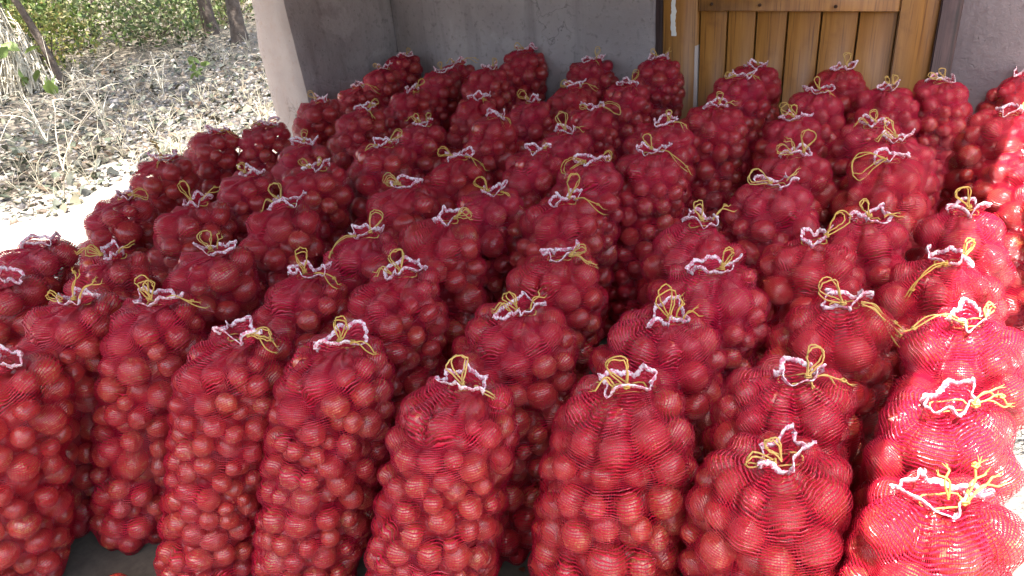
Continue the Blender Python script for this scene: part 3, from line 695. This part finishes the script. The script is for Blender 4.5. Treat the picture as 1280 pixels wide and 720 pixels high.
def sack(idx, x, y, lx, ly, w, rbar, spec, label, nbrs):
    rg = np.random.default_rng(900 + idx); gs = w / .30
    root = empty('onion_sack', (x, y, 0)); root.scale = (1, 1, rg.uniform(.965, 1.035)); meta(root, label, 'onion sack', 'red net sacks of onions standing on the porch')
    dist = math.hypot(x + lx, y + ly); near = dist < 2.0; mid = dist < 3.0
    planes = []
    for (qx, qy) in nbrs:
        dx, dy = qx - x, qy - y; L = math.hypot(dx, dy); planes.append((dx / L, dy / L, L / 2 - .001))
    C, r = pack(rg, rbar / 1000 * (1.12 if near else 1.24), gs, planes)
    C[:, 0] += lx * C[:, 2] / HN; C[:, 1] += ly * C[:, 2] / HN
    nth, na, nb, nc = (112, 12, 50, 34) if near else ((84, 7, 32, 28) if mid else (64, 5, 22, 22))
    P, fr, inner = net_geo(rg, C, r, lx, ly, gs, planes, nth, na, nb, nc)
    cols_ = 160; pv = .0060
    seq = list(P) + fr; nt = len(seq); G = np.array(seq)
    arc = np.concatenate([[0], np.cumsum(np.linalg.norm(np.diff(G, axis=0), axis=2).mean(1))]) / pv
    i, j = np.meshgrid(np.arange(nt - 1), np.arange(nth), indexing='ij'); j2 = (j + 1) % nth
    Fq = np.stack([i * nth + j, i * nth + j2, (i + 1) * nth + j2, (i + 1) * nth + j], -1).reshape(-1, 4)
    U = np.stack([np.stack([j, j + 1, j + 1, j], -1) * cols_ / nth, arc[np.stack([i, i, i + 1, i + 1], -1)]], -1).reshape(-1, 2)
    # the puckered plug of net inside the mouth
    n0 = nt * nth; I = np.array([P[-1]] + inner); ii, jj = np.meshgrid(np.arange(3), np.arange(nth), indexing='ij'); jj2 = (jj + 1) % nth
    F2 = (np.stack([ii * nth + jj, ii * nth + jj2, (ii + 1) * nth + jj2, (ii + 1) * nth + jj], -1) + n0).reshape(-1, 4)
    U2 = np.stack([np.stack([jj, jj + 1, jj + 1, jj], -1) * cols_ / nth, np.stack([ii, ii, ii + 1, ii + 1], -1) * 1.5], -1).reshape(-1, 2)
    gat = np.ones(nt); gat[:len(P)] = np.linspace(0, 1, nc + 1)[1:].tolist()[0] * 0; gat[len(P) - nc:len(P)] = smooth((np.linspace(4, 77, nc) - 38) / 36)
    nm = mesh('net', np.concatenate([G.reshape(-1, 3), I.reshape(-1, 3)]), np.concatenate([Fq, F2]), M_NET, True, uvs=np.concatenate([U, U2]), cols=np.concatenate([np.repeat(gat, nth), np.ones(4 * nth)])[:, None] * np.ones(4))
    link('net', nm, root)
    # white overlocked hem: a flat woven edge that follows the frill
    Hc = fr[2]; nx_ = np.roll(Hc, -1, 0) - np.roll(Hc, 1, 0); nx_ /= np.linalg.norm(nx_, axis=1)[:, None]
    dn = fr[2] - fr[1]; dn -= (dn * nx_).sum(1)[:, None] * nx_; dn /= np.linalg.norm(dn, axis=1)[:, None] + 1e-9; sd = np.cross(nx_, dn)
    jit = 1 + .25 * np.sin(np.arange(nth) * 2.3 + idx)[:, None]
    sec = [(-.0066, .0007), (.0022, .0012), (.0034, 0), (.0022, -.0012), (-.0066, -.0007)]
    HV = np.stack([Hc + dn * a * jit + sd * b * jit for a, b in sec], 1); k = len(sec)
    i, j = np.meshgrid(np.arange(nth), np.arange(k), indexing='ij'); i2 = (i + 1) % nth; j2 = (j + 1) % k
    link('hem', mesh('hem', HV.reshape(-1, 3), np.stack([i * k + j, i2 * k + j, i2 * k + j2, i * k + j2], -1).reshape(-1, 4), M_HEM), root)
    if spec: cord('tie_cord', rg, spec, lx, ly, root)
    # onions one by one where the sack shows them, the rest as one heap
    ax = C[:, :2] - np.outer(C[:, 2] / HN, (lx, ly)); rho = np.hypot(ax[:, 0], ax[:, 1])
    view = np.array((-x, -y)) / math.hypot(x, y); face = (ax @ view) / np.maximum(rho, 1e-6)
    zc = SHOW.get(idx, .30 if mid else .42)
    shell = ((rho > .075 * gs) | (C[:, 2] > .54)) & (C[:, 2] > zc) & ((face > -.25) | (C[:, 2] > .58))
    rot = rotm(len(r)); heap4 = []; 
    for q in np.nonzero(shell)[0]:
        o = bpy.data.objects.new('onion', ONIONS[q % 5]); COL.objects.link(o); o.parent = root
        o.matrix_local = Matrix.Translation(C[q]) @ Matrix(rot[q].tolist()).to_4x4() @ Matrix.Diagonal((r[q] * rg.uniform(.86, .97), r[q] * rg.uniform(.90, .97), r[q] * rg.uniform(.84, .98), 1.0)).to_4x4()
    z = np.nonzero(~shell)[0]
    if len(z):
        V = np.einsum('nij,kj->nki', rot[z], _lv) * (r[z] * .97)[:, None, None] + C[z][:, None]
        b = (np.arange(len(z)) * len(_lv))[:, None, None]
        h = link('onion_heap', mesh('onion_heap', V.reshape(-1, 3), [(_l4[None] + b).reshape(-1, 4), (_l3[None] + b).reshape(-1, 3)], M_FILL), root); h['kind'] = 'stuff'
    return int(shell.sum())

# x, y of the base on the floor; lean of the mouth; width; mean onion radius in mm; cord (L loop, T tail: degrees.length); label
SACKS = [
(-0.79,5.27,0.21,0.03,0.32,29,'L60.05','onion sack tucked deepest into the dark corner where the two plaster walls meet'),
(-0.87,4.72,0.21,0.03,0.30,28,'L160.05','onion sack beside the dark end wall, just in front of the corner sack'),
(-1.00,4.36,0.22,0.03,0.31,29,'T-10.12','onion sack against the dark end wall with its yellow cord trailing right'),
(-0.39,4.80,0.19,0.03,0.30,29,'T170.05 T10.12','onion sack with cord lying flat across it, at the back wall beside the corner'),
(-0.49,4.54,0.20,0.03,0.30,30,'L100.05','onion sack with small upright loop, before the flat corded one at the back wall'),
(0.07,4.79,0.17,0.03,0.33,27,'L150.07','onion sack against the grey back wall, midway between the corner and the door'),
(-0.18,4.33,0.18,0.03,0.30,29,'L60.05','onion sack with a stubby loop, just left of and before the midway back wall one'),
(-1.15,3.98,0.23,0.03,0.30,31,'L135.06','onion sack nearest the broken end of the pale stub wall, on its inner side'),
(-0.87,3.70,0.22,0.03,0.32,31,'L30.07 T-60.10','wide mouthed onion sack with doubled hem, third row out from the dark end wall'),
(-0.63,4.01,0.20,0.03,0.29,29,'L40.07 T-80.08','onion sack whose cord loops right and hangs down, two rows before the corner'),
(-0.25,3.76,0.18,0.03,0.28,34,'L-60.08','onion sack of big smooth onions, loop drooping on its right, left of centre'),
(-0.53,3.33,0.20,0.03,0.30,31,'L120.05 L60.05 T150.06','onion sack with bushy tangled cord over a folded white hem, left of centre'),
(-0.18,3.24,0.18,0.03,0.27,30,'L-50.08','onion sack with a loop sagging over its right shoulder, behind the arch-looped middle sack'),
(-1.09,3.23,0.23,0.03,0.30,29,'L80.06',"plump onion sack with one short loop and split white hem, before the stub wall's foot"),
(-0.68,3.00,0.21,0.03,0.31,32,'L40.08 T-160.10','onion sack with cord stretched both ways over its hem, beside the plump split hem one'),
(-0.35,2.82,0.19,0.03,0.28,32,'L150.08 T-30.10','onion sack with a left loop and a cord tail running down right, upper middle'),
(0.48,4.45,0.14,0.03,0.31,28,'L75.08 T-80.06','onion sack against the grey wall one place left of the door post'),
(0.28,3.83,0.15,0.03,0.29,28,'L160.07 T-10.10','onion sack with loops at both hem ends, before the grey wall left of the door'),
(0.57,3.74,0.12,0.03,0.29,27,'L60.08 L-70.07','onion sack with a figure eight loop, in front of the door post sack'),
(0.83,4.13,0.11,0.03,0.31,27,'L130.06 T40.05','tall onion sack right below the white streaked door post'),
(0.03,3.58,0.16,0.03,0.27,28,'L140.07','narrow onion sack with a thin loop leaning left, behind the tall single loop one'),
(0.14,3.01,0.15,0.03,0.29,29,'L100.10 T0.05','onion sack with a tall narrow loop left of its hem, upper centre'),
(0.31,3.32,0.14,0.03,0.30,28,'L0.12 L170.04','onion sack with long cord loops lying flat to the right, upper centre'),
(0.57,2.87,0.11,0.03,0.29,29,'L80.05 T-30.08','onion sack with a short arched loop, left bank of the dark aisle to the door'),
(0.85,3.06,0.09,0.03,0.30,27,'L80.06 T0.06','tall onion sack with a thin upright loop, right bank of the aisle before the door'),
(1.11,3.53,0.08,0.03,0.30,28,'L170.06 T-20.08','onion sack with a slack cord over its shoulder, just before the leftmost door plank'),
(1.30,3.82,0.07,0.03,0.30,28,'L90.02','onion sack touching the door under its second plank, cord barely showing'),
(1.63,3.51,0.05,0.03,0.29,29,'L80.08','onion sack touching the door below the fifth plank, thin loop standing up'),
(1.40,3.24,0.05,0.03,0.28,29,'L100.07 T-40.06','onion sack with a tall loop and raised white hem corner, before the door middle'),
(1.71,3.20,0.04,0.03,0.32,30,'L110.05 L70.05','broad onion sack with two small loops, before the right door stile'),
(1.96,3.22,0.04,0.03,0.29,28,'L150.06 L100.05','onion sack with a red net peak, in front of the dark door frame edge'),
(2.31,3.18,0.03,0.03,0.32,30,'','onion sack against the pinkish wall at the far right, cut by the frame'),
(1.86,2.59,0.03,0.03,0.32,31,'L30.05','onion sack with onions pale on its left flank, right across the gap from the door'),
(1.73,2.22,0.03,0.04,0.32,30,'','onion sack at the right edge, shaded top, behind the sunlit one'),
(1.62,1.96,0.03,0.05,0.30,36,'','onion sack at the right edge with its lower side glowing in the sun'),
(1.00,2.45,0.05,0.03,0.30,29,'L65.10 L150.08 T120.07','onion sack with a wild bunch of cord sticking up, right of the aisle'),
(1.16,2.88,0.05,0.03,0.29,29,'L130.08 L100.05','onion sack with a round loop, right behind the wild bunch of cord'),
(1.39,2.68,0.04,0.03,0.30,29,'L100.06 T170.06','onion sack with a pointed cord knot, two behind the long left loop one'),
(1.35,2.43,0.04,0.03,0.30,29,'L120.08 T170.07','onion sack with a thin arched loop, directly behind the long left loop one'),
(1.22,2.21,0.04,0.04,0.32,33,'L175.13','onion sack with a long doubled loop pointing left, near the right gap'),
(0.81,2.16,0.06,0.04,0.30,30,'L150.09 T30.06','onion sack with a twisted loop standing to its left, right bank of the aisle'),
(0.77,1.71,0.05,0.06,0.29,31,'L45.10','wide onion sack with a fat diagonal loop over a lacy hem, right of centre'),
(0.98,1.83,0.04,0.05,0.28,30,'L110.06 T0.06','onion sack with a small bow peeping over the shoulder of the fat diagonal loop one'),
(1.19,1.75,0.06,0.06,0.28,34,'L110.07','onion sack with an open ring of cord, next to the glaring floor at right'),
(0.99,1.53,0.09,0.06,0.29,35,'T-155.14 L60.06','onion sack with cord stretched down left from its hem, beside the glaring floor'),
(0.85,1.23,0.11,0.08,0.28,35,'T165.16 L60.04','leaning onion sack with a long slack cord pointing left, edge lit by the sun'),
(0.71,1.38,0.05,0.07,0.30,38,'L130.09 T-35.16 T-28.13','big onion sack with a thick frayed cord trailing down right'),
(0.49,1.10,0.05,0.08,0.31,31,'L65.07 T-15.08 T-60.05',"sack with a tall loop right of its hem, behind the front row's lacy mouth"),
(0.47,1.89,0.09,0.05,0.31,31,'L100.06 T30.08','onion sack with white curled hem and spidery cord, middle of the right block'),
(0.42,1.59,0.09,0.06,0.31,30,'L60.06','onion sack with two big petal folds of net at its mouth, right of the aisle'),
(0.24,1.38,0.11,0.07,0.30,33,'L95.09 T20.05 T60.05',"sack with a gaping white mouth showing onion skin, at the aisle's end"),
(0.09,1.10,0.12,0.08,0.32,28,'L110.07 T160.05','front row onion sack sixth from the left, with a crooked arch of cord'),
(0.38,0.89,0.06,0.08,0.30,29,'L172.06 L120.05','front row onion sack seventh from the left, ruffled lacy mouth and cord on its left'),
(0.58,0.76,0.06,0.08,0.27,36,'T60.08 T30.07 T100.06','front row onion sack at the right end, frayed dry cord in the glare'),
(0.67,0.97,0.10,0.08,0.27,36,'T0.08 T20.06','drooping onion sack leaning into the glaring floor, behind the right end front sack'),
(-0.31,1.20,0.19,0.08,0.30,25,'L95.08 T-40.05','front row onion sack fifth from the left, tall double loop over a trailing white hem'),
(-0.63,1.41,0.22,0.07,0.30,26,'L80.06 T-25.07','front row onion sack fourth from the left, raised flat red neck and thick loop'),
(-0.92,1.50,0.25,0.07,0.30,27,'L0.06 T-30.08','front row onion sack third from the left, cord curled inside a white ruffle'),
(-1.20,1.72,0.25,0.06,0.30,27,'L110.07 L95.06 T0.12','front row onion sack second from the left, round loop and knotted tail right'),
(-1.43,1.77,0.24,0.06,0.28,27,'T75.10 L150.06 T40.09','onion sack with two cut cord ends sticking up, behind the first two front ones'),
(-1.49,1.51,0.24,0.07,0.30,28,'','front row onion sack at the left end, cut by the frame'),
(-1.47,2.11,0.24,0.04,0.31,31,'T160.10 L150.06 T25.07','onion sack with thin cords out both sides of a dark mouth, left edge second row'),
(-1.15,2.08,0.25,0.04,0.30,34,'L110.07 T65.05','onion sack of large onions with cord ends at both sides of its hem'),
(-0.80,1.84,0.23,0.05,0.28,31,'L95.08 T-30.08','onion sack with a slim upright loop, third from the left of the second row'),
(-0.50,1.76,0.21,0.06,0.31,30,'L100.07 T170.05','onion sack with a thick folded loop, behind the raised red neck one'),
(-0.15,1.51,0.17,0.07,0.31,30,'L115.06 T160.05 T50.06','onion sack with three lacy loops, behind the tall double loop front one'),
(-0.01,1.78,0.15,0.06,0.29,30,'L20.06 T-20.08','onion sack with a flat bow of cord, left bank of the aisle, middle'),
(0.05,2.19,0.15,0.04,0.31,30,'L70.10 T-15.11','onion sack with a tall single loop and long tail right, centre of the picture'),
(0.19,2.51,0.14,0.03,0.31,28,'L178.10 L20.06','onion sack with a long flat loop to the left over its white hem, upper centre'),
(0.44,2.55,0.12,0.03,0.29,28,'L110.07 T-30.14','onion sack with one arched loop and a tail over its side, by the aisle'),
(-0.01,2.68,0.16,0.03,0.29,30,'L40.02','onion sack with bow shaped white ruffles and hardly any cord'),
(-0.21,2.40,0.18,0.03,0.29,33,'L130.07 T-40.10','onion sack with a wide arched loop and tail down right, middle'),
(-0.37,2.09,0.19,0.04,0.31,36,'L20.06 T10.06','onion sack with a high red collar on the left of its mouth, large onions'),
(-0.65,2.08,0.22,0.04,0.27,28,'L60.08 T-165.14','dark onion sack with a pale cord arching far to the left'),
(-0.99,2.40,0.24,0.03,0.30,32,'L110.08 T180.07','onion sack with an upright round loop on the left of a white rosette'),
(-0.55,2.52,0.21,0.03,0.31,31,'L150.08 L165.06','onion sack with flat double loop pointing left, above the pale arching cord one'),
(-0.94,2.77,0.23,0.03,0.31,31,'L140.06 L70.04','onion sack with two curled white hem ends, behind the white rosette one'),
(-1.23,2.80,0.25,0.03,0.28,29,'L120.05','low onion sack wedged between the curled hem one and the left outer ones'),
(-1.35,2.52,0.25,0.03,0.32,31,'L110.10 T30.10','onion sack with a tall bent cord and forked tail, second column from the left edge'),
(-1.70,2.72,0.25,0.03,0.30,34,'L5.08','outermost left onion sack, three from the stub wall, flat loop toward its right'),
(-1.70,3.15,0.25,0.03,0.30,31,'T110.08 T-110.10','outer left onion sack with straw coloured cord hanging down its left side'),
(-1.60,3.56,0.25,0.03,0.33,32,'T-20.08','broad outer left onion sack, knobbly, silhouetted against the leaf litter'),
(-1.36,3.60,0.24,0.03,0.30,29,'T170.04','onion sack directly before the pale end face of the stub wall'),
(-1.78,2.26,0.24,0.04,0.29,31,'','outer left onion sack with a crumpled top, beside the white sunlit strip'),
(-1.77,2.01,0.24,0.05,0.29,33,'','onion sack cut by the left frame edge, under the white sunlit strip'),
]
SHOW = {60: 0.0, 58: 0.0, 57: 0.0, 56: 0.0, 55: 0.0, 51: 0.0, 52: 0.05, 53: 0.1, 59: 0.05, 54: 0.2, 24: .12, 47: .2, 50: .2, 65: .2, 45: .2, 46: .2}
tot = 0
for i_, a_ in enumerate(SACKS):
    nb_ = [(b_[0], b_[1]) for k_, b_ in enumerate(SACKS) if k_ != i_ and math.hypot(b_[0] - a_[0], b_[1] - a_[1]) < .33]
    tot += sack(i_, *a_, nb_)
# a loose onion that rolled out onto the floor
lo_ = bpy.data.objects.new('loose_onion', ONIONS[0]); COL.objects.link(lo_)
lo_.location = (-1.15, 1.44, .036); lo_.scale = (.04,) * 3; lo_.rotation_euler = (1.1, .4, .3)
meta(lo_, 'single loose onion lying on the dark floor between the first two front sacks', 'onion')
print('onions', tot)
